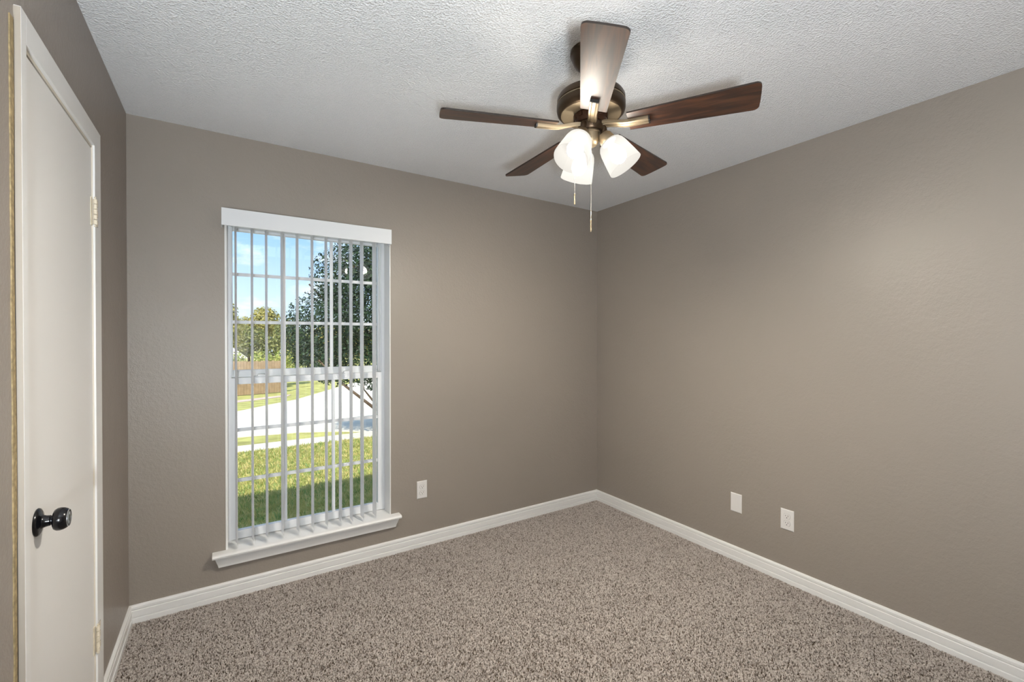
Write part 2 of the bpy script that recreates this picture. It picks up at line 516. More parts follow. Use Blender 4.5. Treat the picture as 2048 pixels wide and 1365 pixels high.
mb.add(vs, [(i, (i + 1) % n, n + (i + 1) % n, n + i) for i in range(n)] + [tuple(range(n - 1, -1, -1)), tuple(range(n, 2 * n))])
wbuild(mb, 'apron', M_white, smooth=35)

# ------------------------------------------------------------------ vertical blind
bl = tag(empty('vertical_blind', (0.43, YB - 0.03, 1.95)), 'white vertical blind with open slats and valance over the window', 'blind')
bo = Vector(bl.location)
def bbuild(mb, name, mat, **k):
    mb.v = [(x - bo.x, y - bo.y, z - bo.z) for x, y, z in mb.v]
    return mb.build(name, mat, bl, **k)
vx0, vx1, vz0, vz1, vy = -0.010, 0.868, 1.950, 2.039, YB - 0.070
mb = MB()
mb.box((vx0, vy, vz0), (vx1, vy + 0.005, vz1))
mb.box((vx0, vy + 0.005, vz0), (vx0 + 0.005, YB - 0.0005, vz1)); mb.box((vx1 - 0.005, vy + 0.005, vz0), (vx1, YB - 0.0005, vz1))
mb.box((vx0 + 0.005, vy + 0.005, vz1 - 0.005), (vx1 - 0.005, YB - 0.0005, vz1))
bbuild(mb, 'valance', M_vinyl, bevel=0.0012)
mb = MB().box((0.02, YB - 0.012, 1.968), (0.862, YB + 0.030, 2.000))
bbuild(mb, 'head_rail', M_vinyl, bevel=0.002)
SX = [0.052, 0.127, 0.195, 0.271, 0.349, 0.427, 0.502, 0.580, 0.643, 0.707, 0.782]
SR = [-0.085, -0.075, -0.060, -0.040, -0.035, -0.010, 0.010, 0.020, 0.030, 0.020, 0.015]
rnd = random.Random(11)
for xk, rk in zip(SX, SR):
    mb = MB()
    nn = 7
    vs, fs = [], []
    for z in (0.268 - ZS * 0 + rnd.uniform(-0.002, 0.002), 1.969):
        for side in (0, 1):
            for j in range(nn):
                t = (j / (nn - 1) - 0.5) * 0.089
                bow = 0.004 * (1 - (2 * t / 0.089) ** 2) + (0.0005 if side else -0.0005)
                vs.append((bow, t, z))
    ring0 = list(range(nn)) + list(range(2 * nn - 1, nn - 1, -1))
    ring1 = [i + 2 * nn for i in ring0]
    m_ = len(ring0)
    fs = [(ring0[i], ring0[(i + 1) % m_], ring1[(i + 1) % m_], ring1[i]) for i in range(m_)]
    for j in range(nn - 1):
        fs.append((j, nn + j, nn + j + 1, j + 1)); fs.append((2 * nn + j, 2 * nn + j + 1, 3 * nn + j + 1, 3 * nn + j))
    Ms = Matrix.Translation((xk, YB + 0.008, 0)) @ Matrix.Rotation(-rk, 4, 'Z')
    mb.add(vs, fs, Ms)
    bbuild(mb, 'slat', M_slat, smooth=40)

# ------------------------------------------------------------------ door in the left wall
door = struct(empty('door_1', (XL, 1.76, 0)), 'white slab closet door with black knob')
do = Vector(door.location)
def dbuild(mb, name, mat, parent=door, **k):
    mb.v = [(x - do.x, y - do.y, z - do.z) for x, y, z in mb.v]
    return mb.build(name, mat, parent, **k)
D0, D1, DZ = 1.464, 2.092, 2.030
CO0, CO1, CT = 1.426, 2.182, 2.110            # outer casing edges
ct = 0.012
mb = MB()
mb.box((XL, CO0, 0), (XL + ct, D0 - 0.006, CT)); mb.box((XL, D1 + 0.003, 0), (XL + ct, CO1, CT)); mb.box((XL, D0 - 0.006, DZ + 0.012), (XL + ct, D1 + 0.003, CT))
dbuild(mb, 'casing', M_white, bevel=0.001)
mb = MB()                                       # jamb reveal between casing and slab
mb.box((XL, D0 - 0.006, 0), (XL + 0.0045, D0 - 0.002, DZ + 0.012)); mb.box((XL, D1 + 0.0012, 0), (XL + 0.0065, D1 + 0.003, DZ + 0.012)); mb.box((XL, D0 - 0.002, DZ + 0.004), (XL + 0.0045, D1 + 0.0012, DZ + 0.012))
dbuild(mb, 'door_jamb', pmat('aged_jamb_paint', (0.66, 0.60, 0.50), 0.5))
mb = MB().box((XL, D0 - 0.002, 0), (XL + 0.0006, D1 + 0.001, DZ + 0.004))
dbuild(mb, 'door_gap', M_dark)
mb = MB().box((XL + 0.0006, D0, 0.012), (XL + 0.0030, D1, DZ))
slab = dbuild(mb, 'door_slab', M_door)
# near edge of the casing overpainted in wall colour, with an ochre caulk line
mb = MB().box((XL, CO0 - 0.0008, 0), (XL + ct - 0.0005, CO0, CT - 0.002))
dbuild(mb, 'casing_edge', pmat('overpainted_edge', (0.42, 0.365, 0.30), 0.5))
rnd = random.Random(3)
pts0, pts1 = [], []
mb = MB()
zs = [2.075 - 2.07 * k / 60 for k in range(61)]
for z in zs:
    wv = 0.0025 * math.sin(z * 7) + rnd.uniform(-0.0012, 0.0012)
    pts0.append((XL + 0.0022, 1.399 + rnd.uniform(-0.0015, 0.0015), z)); pts1.append((XL + 0.0022, 1.4165 + wv, z))
vs = pts0 + pts1 + [(XL, p[1], p[2]) for p in pts0] + [(XL, p[1], p[2]) for p in pts1]
n = len(zs)
fs = []
for k in range(n - 1):
    fs += [(k, k + 1, n + k + 1, n + k), (2 * n + k, k, k + 1, 2 * n + k + 1)[::1], (n + k, n + k + 1, 3 * n + k + 1, 3 * n + k)]
mb.add(vs, fs)
dbuild(mb, 'caulk_bead', M_caulk)
mb = MB().box((XL, 1.414, 0.0), (XL + 0.0008, CO0 - 0.0008, 2.075))
dbuild(mb, 'caulk_gap', M_dark)
# hinges
for zc in (1.812, 0.318):
    mb = MB()
    yk = D1 + 0.0015
    mb.box((XL + 0.003, D1 - 0.016, zc - 0.049), (XL + 0.0055, yk, zc + 0.049))
    hg = dbuild(mb, 'hinge', M_hinge, bevel=0.001)
    k = MB()
    for j in range(5):
        z0 = zc - 0.045 + j * 0.018
        k.lathe([(0.0048, z0 + 0.0006), (0.0056, z0 + 0.0014), (0.0056, z0 + 0.0166), (0.0048, z0 + 0.0174)], 12, Matrix.Translation((XL + 0.0125, yk + 0.001, 0)))
    k.lathe([(0.002, zc - 0.052), (0.004, zc - 0.050), (0.002, zc - 0.047)], 10, Matrix.Translation((XL + 0.0125, yk + 0.001, 0)))
    k.lathe([(0.002, zc + 0.047), (0.004, zc + 0.050), (0.002, zc + 0.052)], 10, Matrix.Translation((XL + 0.0125, yk + 0.001, 0)))
    dbuild(k, 'hinge_knuckle', M_hinge, hg, smooth=40)
    k = MB()
    for dz in (-0.036, 0, 0.036):
        k.box((XL + ct, D1 + 0.006, zc + dz - 0.010), (XL + ct + 0.0012, D1 + 0.040, zc + dz + 0.010))
    dbuild(k, 'hinge_leaf', M_hinge, hg, bevel=0.0005)
    k = MB()
    for dz in (-0.036, 0, 0.036):
        k.box((XL + ct - 0.001, D1 + 0.0045, zc + dz - 0.0115), (XL + ct + 0.0006, D1 + 0.0415, zc + dz + 0.0115))
    dbuild(k, 'hinge_seam', pmat('hinge_seam_grey', (0.22, 0.20, 0.17), 0.7), hg)
# knob
KY, KZ = 1.536, 0.924
Mk = Matrix.Translation((XL + 0.003, KY, KZ)) @ Matrix.Rotation(PI / 2, 4, 'Y')
mb = MB().lathe([(0.0325, 0), (0.0335, 0.002), (0.032, 0.005), (0.026, 0.008), (0.019, 0.0095), (0.015, 0.012), (0.0135, 0.018), (0.0125, 0.024)], 40, Mk)
rose = dbuild(mb, 'rosette', M_black, smooth=50)
Mk2 = Mk @ Matrix.Translation((0, 0, -0.0045))
Mk3 = Mk @ Matrix.Translation((0, 0, -0.0125))
mb = MB().lathe([(0.0118, 0.029), (0.0105, 0.031), (0.0105, 0.033), (0.0180, 0.0338), (0.0240, 0.0362), (0.0272, 0.0412), (0.0276, 0.0470), (0.0263, 0.0530), (0.0236, 0.0580), (0.0205, 0.0612), (0.0195, 0.0618), (0.0190, 0.0608)], 40, Mk2)
kn = dbuild(mb, 'knob', M_black, smooth=50)
mb = MB().lathe([(0.0205, 0.0692), (0.0205, 0.0704), (0.0190, 0.0704), (0.0190, 0.0690)], 40, Mk3, caps=False)
mb.lathe([(0.0150, 0.0686), (0.0150, 0.0702), (0.0142, 0.0706)], 32, Mk3)
dbuild(mb, 'lock_face', M_steel, kn, smooth=40)
mb = MB().box((-0.0075, -0.0022, 0.0705), (0.0075, 0.0022, 0.0712), Mk3)
dbuild(mb, 'turn_button', M_black, kn)
mb = MB().lathe([(0.0178, 0.0686), (0.0178, 0.0700), (0.0152, 0.0700)], 32, Mk3)
dbuild(mb, 'lock_ring', M_black, kn)

# ------------------------------------------------------------------ wall plates
def plate(name, label, cat, M, outlet=True, group=None):
    """local: x across, y out of the wall, z up; origin at plate centre on the wall"""
    t = tag(empty(name), label, cat, group)
    t.matrix_world = M
    w, h_, d = 0.035, 0.0575, 0.0055
    mb = MB()
    vs = [(-w, 0, -h_), (w, 0, -h_), (w, 0, h_), (-w, 0, h_)]
    vs += [(x_, d * 0.45, z_) for x_, _, z_ in vs[:4]]
    b_ = 0.004
    vs += [(-w + b_, d, -h_ + b_), (w - b_, d, -h_ + b_), (w - b_, d, h_ - b_), (-w + b_, d, h_ - b_)]
    fs = [(0, 1, 2, 3), (8, 9, 10, 11)]
    for a in (0, 4):
        fs += [(a + i, a + (i + 1) % 4, a + 4 + (i + 1) % 4, a + 4 + i) for i in range(4)]
    mb.add(vs, fs)
    mb.build('cover_plate', M_plate, t, bevel=0.0006)
    if outlet:
        for zc in (0.0195, -0.0195):
            poly = []
            for k in range(36):
                a = 2 * PI * k / 36
                poly.append((0.0172 * math.cos(a), max(-0.0140, min(0.0140, 0.0172 * math.sin(a)))))
            Mr = Matrix.Translation((0, 0, zc)) @ Matrix.Rotation(PI / 2, 4, 'X')
            # groove around the receptacle face, then the face itself
            g = MB()
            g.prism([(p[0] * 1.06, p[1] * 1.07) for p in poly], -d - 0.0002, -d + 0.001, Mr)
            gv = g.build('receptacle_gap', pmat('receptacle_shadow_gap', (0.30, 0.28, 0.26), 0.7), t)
            r_ = MB().prism(poly, -d - 0.0022, -d + 0.001, Mr).build('receptacle', M_plate, t, bevel=0.0005)
            yf = d + 0.0022
            for sx, hh in ((-0.0064, 0.0042), (0.0064, 0.0035)):
                MB().box((sx - 0.0011, yf - 0.0004, zc + 0.0035 - hh), (sx + 0.0011, yf + 0.0002, zc + 0.0035 + hh)).build('slot', M_slot, r_)
            MB().lathe([(0.0025, -yf - 0.0002), (0.0025, -yf + 0.0004)], 14, Matrix.Translation((0, 0, zc - 0.0072)) @ Matrix.Rotation(PI / 2, 4, 'X')).build('slot', M_slot, r_)
        MB().lathe([(0.0032, -d - 0.0008), (0.0036, -d - 0.0004), (0.0036, -d + 0.0004)], 16, Matrix.Rotation(PI / 2, 4, 'X')).build('screw', M_plate, t)
    return t
Mb_ = Matrix.Translation((1.0895, YB, 0.3755)) @ Matrix.Rotation(PI, 4, 'Z')
plate('wall_outlet', 'white duplex outlet low on the wall to the right of the window', 'outlet', Mb_)
Mr_ = Matrix.Translation((XR, 1.2575, 0.354)) @ Matrix.Rotation(PI / 2, 4, 'Z')
plate('wall_outlet', 'white duplex outlet on the right wall beside the blank plate', 'outlet', Mr_)
Mr_ = Matrix.Translation((XR, 1.554, 0.3575)) @ Matrix.Rotation(PI / 2, 4, 'Z')
plate('blank_plate', 'white blank wall plate without sockets on the right wall', 'wall plate', Mr_, outlet=False)

# ------------------------------------------------------------------ ceiling fan
FX, FY = 1.152, 1.244
ZBL = 2.156                                     # height of the blade plane
fan = tag(empty('ceiling_fan', (FX, FY, HC)), 'bronze ceiling fan with five walnut blades and three lit frosted lamp shades', 'ceiling fan')
def fz(z): return z - HC
fb = lambda mb, name, mat, parent=fan, **k: mb.build(name, mat, parent, **k)
mb = MB().lathe([(0.076, fz(2.4395)), (0.076, fz(2.428)), (0.072, fz(2.424)), (0.070, fz(2.412)), (0.060, fz(2.392)), (0.042, fz(2.376)), (0.026, fz(2.368)), (0.018, fz(2.366))], 48)
fb(mb, 'canopy', M_bronze, smooth=40)
mb = MB().lathe([(0.0125, fz(2.372)), (0.0125, fz(2.280))], 24)
mb.lathe([(0.021, fz(2.318)), (0.024, fz(2.305)), (0.030, fz(2.290)), (0.034, fz(2.279))], 32)
fb(mb, 'downrod', M_bronze, smooth=40)
mb = MB().lathe([(0.045, fz(2.282)), (0.095, fz(2.280)), (0.119, fz(2.274)), (0.125, fz(2.264)), (0.1255, fz(2.250)), (0.1205, fz(2.2455)), (0.1195, fz(2.2435)), (0.1205, fz(2.2415)),
                 (0.1265, fz(2.2385)), (0.1265, fz(2.2240)), (0.1240, fz(2.2140)), (0.1175, fz(2.2070)), (0.1130, fz(2.2050)), (0.1110, fz(2.2065)), (0.064, fz(2.2120))], 72)
motor = fb(mb, 'motor_housing', M_bronze, smooth=32)
mb = MB().lathe([(0.1228, fz(2.2465)), (0.1262, fz(2.2450)), (0.1262, fz(2.2420)), (0.1228, fz(2.2405))], 72, caps=False)
fb(mb, 'trim_ring', M_bronze_lite, motor, smooth=40)
mb = MB().lathe([(0.1120, fz(2.2075)), (0.1105, fz(2.2045)), (0.100, fz(2.2035)), (0.062, fz(2.2030)), (0.060, fz(2.2050))], 72)
fb(mb, 'bottom_plate', M_bronze_lite, motor, smooth=32)
mb = MB().lathe([(0.060, fz(2.2040)), (0.060, fz(2.186)), (0.056, fz(2.178)), (0.052, fz(2.172)), (0.048, fz(2.171))], 40)
for k in range(10):
    a = 2 * PI * k / 10 + 0.2
    mb.box((0.050, -0.006, fz(2.184)), (0.0645, 0.006, fz(2.1990)), Matrix.Rotation(a, 4, 'Z'))
fb(mb, 'flywheel', pmat('dark_brown_metal', (0.05, 0.022, 0.012), 0.3, metal=0.6), smooth=40)
mb = MB().lathe([(0.044, fz(2.178)), (0.0465, fz(2.174)), (0.0470, fz(2.165)), (0.0465, fz(2.147)), (0.043, fz(2.142)), (0.028, fz(2.140))], 48)
swh = fb(mb, 'switch_housing', M_bronze, smooth=40)
for a in (-2.2, -1.0, 0.3, 1.6, 2.9):
    fb(MB().sphere((0.0462 * math.cos(a), 0.0462 * math.sin(a), fz(2.152)), 0.0016, 8, 6), 'screw', M_chain, swh, smooth=60)
mb = MB().lathe([(0.0335, fz(2.142)), (0.0345, fz(2.139)), (0.0345, fz(2.136)), (0.0320, fz(2.134)), (0.0310, fz(2.112)), (0.0275, fz(2.099)), (0.020, fz(2.091)), (0.006, fz(2.088))], 40)
fb(mb, 'light_kit_hub', M_bronze_lite, smooth=40)

def blade_outline(r0, r1, w0, w1, rc):
    """rounded-corner tapered outline (x radial, y across)"""
    pts = [(r0, -w0), (r0, w0)]
    # tip corner +y, slightly bowed tip
    sl = (w1 - w0) / (r1 - r0)
    def corner(sy):
        cx, cy = r1 - rc, w1 - rc
        return [(cx + rc * math.cos(a), sy * (cy + rc * math.sin(a))) for a in [PI / 2 * k / 8 for k in range(9)]]
    c1 = corner(1)[::-1]
    c2 = corner(-1)
    tip = [(r1 + 0.0012, y_) for y_ in (0.02, 0.0, -0.02)]
    return pts[1:2] + c1 + tip + c2 + pts[0:1]

AZ0 = math.radians(231.05)
for k in range(5):
    az = AZ0 + k * 2 * PI / 5
    mb = MB()
    mb.m = 0
    ol = blade_outline(0.138, 0.556, 0.0455, 0.0635, 0.018)
    n = len(ol)
    hz = 0.0030
    vs = [(x_, y_, -hz) for x_, y_ in ol] + [(x_, y_, hz) for x_, y_ in ol]
    mb.add(vs, [tuple(range(n)), tuple(range(n, 2 * n))])
    mb.m = 1
    mb.add(vs, [(i, (i + 1) % n, n + (i + 1) % n, n + i) for i in range(n)])
    Mbl = Matrix.Translation((0, 0, fz(ZBL))) @ Matrix.Rotation(az, 4, 'Z') @ Matrix.Rotation(math.radians(-12.5), 4, 'X')
    import bmesh
    bobj = mb.build('blade', [M_wood, M_wood_edge], fan, M=Mbl)
    bm = bmesh.new(); bm.from_mesh(bobj.data); bmesh.ops.remove_doubles(bm, verts=bm.verts[:], dist=1e-6)
    bmesh.ops.recalc_face_normals(bm, faces=bm.faces[:]); bm.to_mesh(bobj.data); bm.free()
    # blade arm: curved from the flywheel, then a ribbed bar under the blade
    Mi = Mbl.inverted()
    path = [(0.044, 0.008), (0.060, 0.007), (0.080, 0.003), (0.100, -0.002), (0.118, -0.0065), (0.134, -0.0090), (0.150, -0.0095), (0.208, -0.0095)]
    wid = [0.017, 0.0165, 0.0150, 0.0145, 0.0150, 0.0155, 0.0155, 0.0155]
    ab = MB(); ab.m = 0
    prof = [(-1, -0.2), (-0.92, -0.85), (-0.55, -1), (-0.46, -0.62), (-0.36, -1), (0.36, -1), (0.46, -0.62), (0.55, -1), (0.92, -0.85), (1, -0.2), (1, 1), (-1, 1)]
    vs, fs = [], []
    for (r_, z_), w_ in zip(path, wid):
        tt = 0.0062
        # the inner end is level, the outer part follows the blade pitch
        for py, pz in prof:
            vs.append((r_, py * w_, z_ + pz * tt))
    m_ = len(prof)
    for j in range(len(path) - 1):
        fs += [(j * m_ + i, j * m_ + (i + 1) % m_, (j + 1) * m_ + (i + 1) % m_, (j + 1) * m_ + i) for i in range(m_)]
    fs.append(tuple(range(m_ - 1, -1, -1)))
    ab.add(vs, fs)
    ab.m = 1
    e_ = len(path) - 1
    r_, z_ = path[-1]
    ab.add([(r_, py * 0.0155, z_ + pz * 0.0062) for py, pz in prof] + [(r_ + 0.005, py * 0.0150, z_ + pz * 0.0058) for py, pz in prof],
           [(i, (i + 1) % m_, m_ + (i + 1) % m_, m_ + i) for i in range(m_)] + [tuple(range(m_, 2 * m_))])
    ab.build('blade_arm', [M_bronze_lite, M_rubber], bobj, smooth=30)

for az_d in (-166.0, -46.0, 74.0):
    az = math.radians(az_d); tl = math.radians(33.0)
    d = Vector((math.sin(tl) * math.cos(az), math.sin(tl) * math.sin(az), -math.cos(tl)))
    rh = Vector((math.cos(az), math.sin(az), 0))
    neck = rh * 0.065 + Vector((0, 0, fz(2.100)))
    q = Matrix.Translation(neck) @ Matrix.Rotation(az, 4, 'Z') @ Matrix.Rotation(-tl, 4, 'Y')
    # arm
    p0 = rh * 0.030 + Vector((0, 0, fz(2.158)))
    p3 = neck - d * 0.034
    p1 = rh * 0.046 + Vector((0, 0, fz(2.157)))
    arm = MB().tube([p0, p1, p1.lerp(p3, 0.5) + Vector((0, 0, 0.003)) + rh * 0.002, p3, neck - d * 0.022], [0.012, 0.0125, 0.0115, 0.011, 0.012], 16)
    ao = fb(arm, 'lamp_arm', M_bronze, smooth=50)
    cup = MB().lathe([(0.012, 0.036), (0.020, 0.034), (0.0255, 0.026), (0.027, 0.014), (0.0285, 0.010), (0.0285, 0.002), (0.0295, -0.004), (0.0275, -0.005)], 32, q)
    cu = fb(cup, 'socket_cup', M_bronze_lite, ao, smooth=40)
    outer = [(0.026, 0.001), (0.034, -0.0015), (0.042, -0.008), (0.048, -0.018), (0.0520, -0.032), (0.0555, -0.055), (0.0595, -0.080), (0.0635, -0.112)]
    inner = [(0.0615, -0.112), (0.0570, -0.080), (0.0530, -0.055), (0.0500, -0.033), (0.0455, -0.020), (0.0395, -0.011), (0.032, -0.005), (0.024, -0.003)]
    sh = MB().lathe(outer, 48, None, caps=False)
    sh.m = 1
    sh.lathe(outer[-1:] + inner, 48, None, caps=False)
    so = sh.build('lamp_shade', [M_shade, M_shade_in], fan, smooth=60, M=q)
    bu = MB().lathe([(0.012, -0.002), (0.013, -0.018), (0.019, -0.032), (0.026, -0.043), (0.0295, -0.055), (0.030, -0.064), (0.0275, -0.076), (0.021, -0.086), (0.011, -0.0925), (0.0008, -0.0945)], 16)
    bu.build('bulb', M_bulb, so, smooth=80)

def pull_chain(off_r, off_f, z_top, z_end, fob):
    px = math.cos(YAW) * off_r + math.sin(YAW) * off_f
    py = -math.sin(YAW) * off_r + math.cos(YAW) * off_f
    mb = MB()
    z = z_top
    while z > z_end + fob:
        mb.sphere((px, py, fz(z)), 0.00135, 6, 4)
        z -= 0.0034
    mb.tube([(px, py, fz(z_top)), (px, py, fz(z_end + fob))], 0.0005, 5)
    ch = fb(mb, 'pull_chain', M_chain, smooth=70)
    f = MB().lathe([(0.0012, fz(z_end + fob + 0.002)), (0.0030, fz(z_end + fob - 0.002)), (0.0030, fz(z_end + fob - 0.006)), (0.0018, fz(z_end + fob - 0.009)), (0.0024, fz(z_end + fob - 0.014)), (0.0028, fz(z_end + 0.008)), (0.0030, fz(z_end + 0.002)), (0.0015, fz(z_end))], 14,
                  Matrix.Translation((px, py, 0)))
    fb(f, 'chain_fob', M_bronze_lite, ch, smooth=50)
pull_chain(-0.058, 0.012, 2.160, 1.875, 0.042)
pull_chain(-0.002, -0.020, 2.125, 1.765, 0.045)

# ------------------------------------------------------------------ unseen fill lamp, added behind the viewer to brighten ceiling and walls
fl = tag(empty('fill_lamp', (-0.17, YF + 0.26, 0)), 'added fill light built as a bronze uplight with an open bowl, unseen behind the viewer', 'fill lamp')
MB().lathe([(0.13, 0.001), (0.13, 0.015), (0.11, 0.024), (0.02, 0.032)], 40).build('base', M_bronze, fl, smooth=40)
MB().lathe([(0.011, 0.03), (0.011, 0.93)], 20).build('pole', M_bronze, fl, smooth=40)
MB().lathe([(0.015, 0.925), (0.08, 0.935), (0.13, 0.965), (0.16, 1.01), (0.157, 1.01), (0.127, 0.969), (0.078, 0.940), (0.013, 0.932)], 40).build('bowl', M_white, fl, smooth=50)
MB().sphere((0, 0, 1.035), 0.09, 20, 12).build('bulb', emit_mat('fill_lamp_bulb', (0.84, 0.93, 1.0), FILL_LAMP), fl, smooth=80)

# ------------------------------------------------------------------ outside
GA, GB = -0.30, -0.059
def gz(y): return GA + GB * (min(y, 28.0) - 4.0)
def ground_poly(poly, lift, name, mat, thick=0.06):
    mb = MB()
    n = len(poly)
    vs = [(x_, y_, gz(y_) + lift) for x_, y_ in poly] + [(x_, y_, gz(y_) + lift - thick) for x_, y_ in poly]
    mb.add(vs, [tuple(range(n)), tuple(range(2 * n - 1, n - 1, -1))] + [(i, (i + 1) % n, n + (i + 1) % n, n + i) for i in range(n)])
    return struct(mb.build(name, mat))
M_lawn = pmat('lawn', (0.42, 0.40, 0.14), 0.95, spec=0.1, noise=(2.2, 0.30), bump=[('noise', 40, 0.5, 0.03)])
M_conc = pmat('pale_concrete', (0.66, 0.60, 0.50), 0.9, spec=0.1, noise=(3, 0.06))
M_street = pmat('pale_street', (0.68, 0.62, 0.52), 0.9, spec=0.1, noise=(1.2, 0.05))
M_pink = pmat('pinkish_path', (0.58, 0.44, 0.37), 0.9, spec=0.1, noise=(3, 0.08))
ys = [2.95, 28.0, 90.0]
mb = MB()
mb.add([(-30, 2.95, gz(2.95)), (45, 2.95, gz(2.95)), (45, 28, gz(28)), (-30, 28, gz(28)), (60, 90, gz(28)), (-40, 90, gz(28))], [(0, 1, 2, 3), (3, 2, 4, 5)])
struct(mb.build('lawn', M_lawn), 'sunlit front lawn with the house shadow across it')
ground_poly([(-20, 8.85), (30, 8.75), (30, 9.5), (-20, 9.6)], 0.02, 'sidewalk', M_conc)
ground_poly([(-20, 9.5), (-8, 10.4), (0.2, 10.85), (1.4, 10.6), (2.1, 10.1), (2.6, 9.5), (30, 9.5), (30, 30), (9, 34), (5.0, 27.5), (2.6, 21.3), (1.6, 19.7), (0.4, 17.5), (-3, 16.0), (-20, 15.2)], 0.012, 'street', M_street)
ground_poly([(2.15, 5.2), (5.5, 5.2), (5.5, 8.9), (2.35, 8.9)][0:0] + [(4.2, 4.0), (8, 4.0), (8, 8.9), (4.2, 8.9)], 0.018, 'driveway', M_conc)
ground_poly([(-20, 19.6), (-3, 20.6), (0.5, 22.0), (2.6, 24.2), (2.9, 25.6), (0.4, 23.3), (-3, 21.8), (-20, 20.6)], 0.015, 'path', M_pink)

def grass_clump():
    rnd = random.Random(7)
    mb = MB()
    for k in range(7):
        a = rnd.uniform(0, 2 * PI); l = rnd.uniform(0.03, 0.065); w = 0.003; b_ = rnd.uniform(0.008, 0.03)
        cx, cy = rnd.uniform(-0.02, 0.02), rnd.uniform(-0.02, 0.02)
        ca, sa = math.cos(a), math.sin(a)
        mb.add([(cx - sa * w, cy + ca * w, 0), (cx + sa * w, cy - ca * w, 0), (cx + ca * b_ * 0.4 + sa * w * .7, cy + sa * b_ * 0.4 - ca * w * .7, l * 0.6), (cx + ca * b_, cy + sa * b_, l)],
               [(0, 1, 2), (0, 2, 3)])
    return mb
def leafy(name, ramp, trans=0.3):
    m, nt, b = new_mat(name)
    at = nt.nodes.new('ShaderNodeAttribute'); at.attribute_name = 'tint'
    cr = nt.nodes.new('ShaderNodeValToRGB')
    el = cr.color_ramp.elements
    el[0].position, el[0].color = 0.0, (*ramp[0], 1)
    el[1].position, el[1].color = 1.0, (*ramp[-1], 1)
    for i, c in enumerate(ramp[1:-1]):
        q = el.new((i + 1) / (len(ramp) - 1)); q.color = (*c, 1)
    nt.links.new(at.outputs['Fac'], cr.inputs[0])
    nt.links.new(cr.outputs[0], b.inputs['Base Color'])
    b.inputs['Roughness'].default_value = 0.5
    b.inputs['Specular IOR Level'].default_value = 0.35
    tr = nt.nodes.new('ShaderNodeBsdfTranslucent'); nt.links.new(cr.outputs[0], tr.inputs['Color'])
    mx = nt.nodes.new('ShaderNodeMixShader'); mx.inputs[0].default_value = trans
    nt.links.new(b.outputs[0], mx.inputs[1]); nt.links.new(tr.outputs[0], mx.inputs[2]); nt.links.new(mx.outputs[0], nt.nodes['Material Output'].inputs[0])
    return m, at
M_grass, at_ = leafy('grass_blades', [(0.20, 0.34, 0.09), (0.50, 0.48, 0.15), (0.76, 0.63, 0.29)])
at_.attribute_type = 'INSTANCER'
mb = MB().add([(-1.6, 3.4, gz(3.4)), (3.6, 3.4, gz(3.4)), (3.6, 8.8, gz(8.8)), (-1.6, 8.8, gz(8.8))], [(0, 1, 2, 3)])
gr = mb.build('grass', M_grass)
tag(gr, 'short green and yellow lawn grass outside the window', 'grass', kind='stuff')
scatter(gr, grass_clump(), 'grass_clump', M_grass, 0.022, 1500, 2, 0.7, 1.4, 0.25)

# wooden fence across the street
M_fence = pmat('cedar_fence', (0.46, 0.31, 0.19), 0.85, spec=0.1, noise=(4, 0.15))
fn = tag(empty('wooden_fence', (0, 26, gz(26))), 'tan wooden board fence on the far side of the street', 'fence')
p_a, p_b = Vector((-9.0, 22.5, 0)), Vector((2.75, 28.2, 0))
L_ = (p_b - p_a).length
dr = (p_b - p_a).normalized(); nrm = Vector((-dr.y, dr.x, 0))
ang = math.atan2(dr.y, dr.x)
mb = MB(); rnd = random.Random(5)
nb = int(L_ / 0.15)
for k in range(nb):
    c = p_a + dr * (k + 0.5) * 0.15
    Mx = Matrix.Translation((c.x, c.y - 26, gz(c.y) - gz(26))) @ Matrix.Rotation(ang, 4, 'Z')
    mb.box((-0.071, -0.010, 0.03), (0.071, 0.010, 1.80 + rnd.uniform(-0.02, 0.02)), Mx)
mb.build('board_panel', M_fence, fn)
for k in range(0, nb + 1, 16):
    c = p_a + dr * k * 0.15
    Mx = Matrix.Translation((c.x, c.y - 26, gz(c.y) - gz(26))) @ Matrix.Rotation(ang, 4, 'Z')
    MB().box((-0.05, 0.012, 0), (0.05, 0.11, 1.72), Mx).build('post', M_fence, fn)

# trees and shrubs
def foliage(seed, blobs, n_leaf, size, asp=0.5, shell=0.55):
    """leaf quads through ellipsoid blobs [(centre, radii)], denser near the skin"""
    rnd = random.Random(seed)
    mb = MB(); tint = []
    vol = [r[0] * r[1] * r[2] for _, r in blobs]
    tot = sum(vol)
    for (c, r), v_ in zip(blobs, vol):
        for _ in range(int(n_leaf * v_ / tot)):
            while True:
                p = Vector((rnd.uniform(-1, 1), rnd.uniform(-1, 1), rnd.uniform(-1, 1)))
                l = p.length
                if 0.05 < l <= 1 and (l > shell or rnd.random() < 0.35): break
            pos = Vector((c[0] + p.x * r[0], c[1] + p.y * r[1], c[2] + p.z * r[2]))
            nrm = (p.normalized() + Vector((rnd.uniform(-1, 1), rnd.uniform(-1, 1), rnd.uniform(-0.6, 1.2))) * 0.9).normalized()
            t = nrm.cross(Vector((rnd.uniform(-1, 1), rnd.uniform(-1, 1), rnd.uniform(-1, 1)))).normalized()
            b = nrm.cross(t)
            s = size * rnd.uniform(0.6, 1.3)
            a, w = t * s, b * s * asp
            mb.add([pos - a, pos - a * 0.2 + w + nrm * s * 0.12, pos + a, pos - a * 0.2 - w + nrm * s * 0.12], [(0, 1, 2), (0, 2, 3)])
            tv = rnd.random()
            tint += [tv] * 4
    return mb, tint
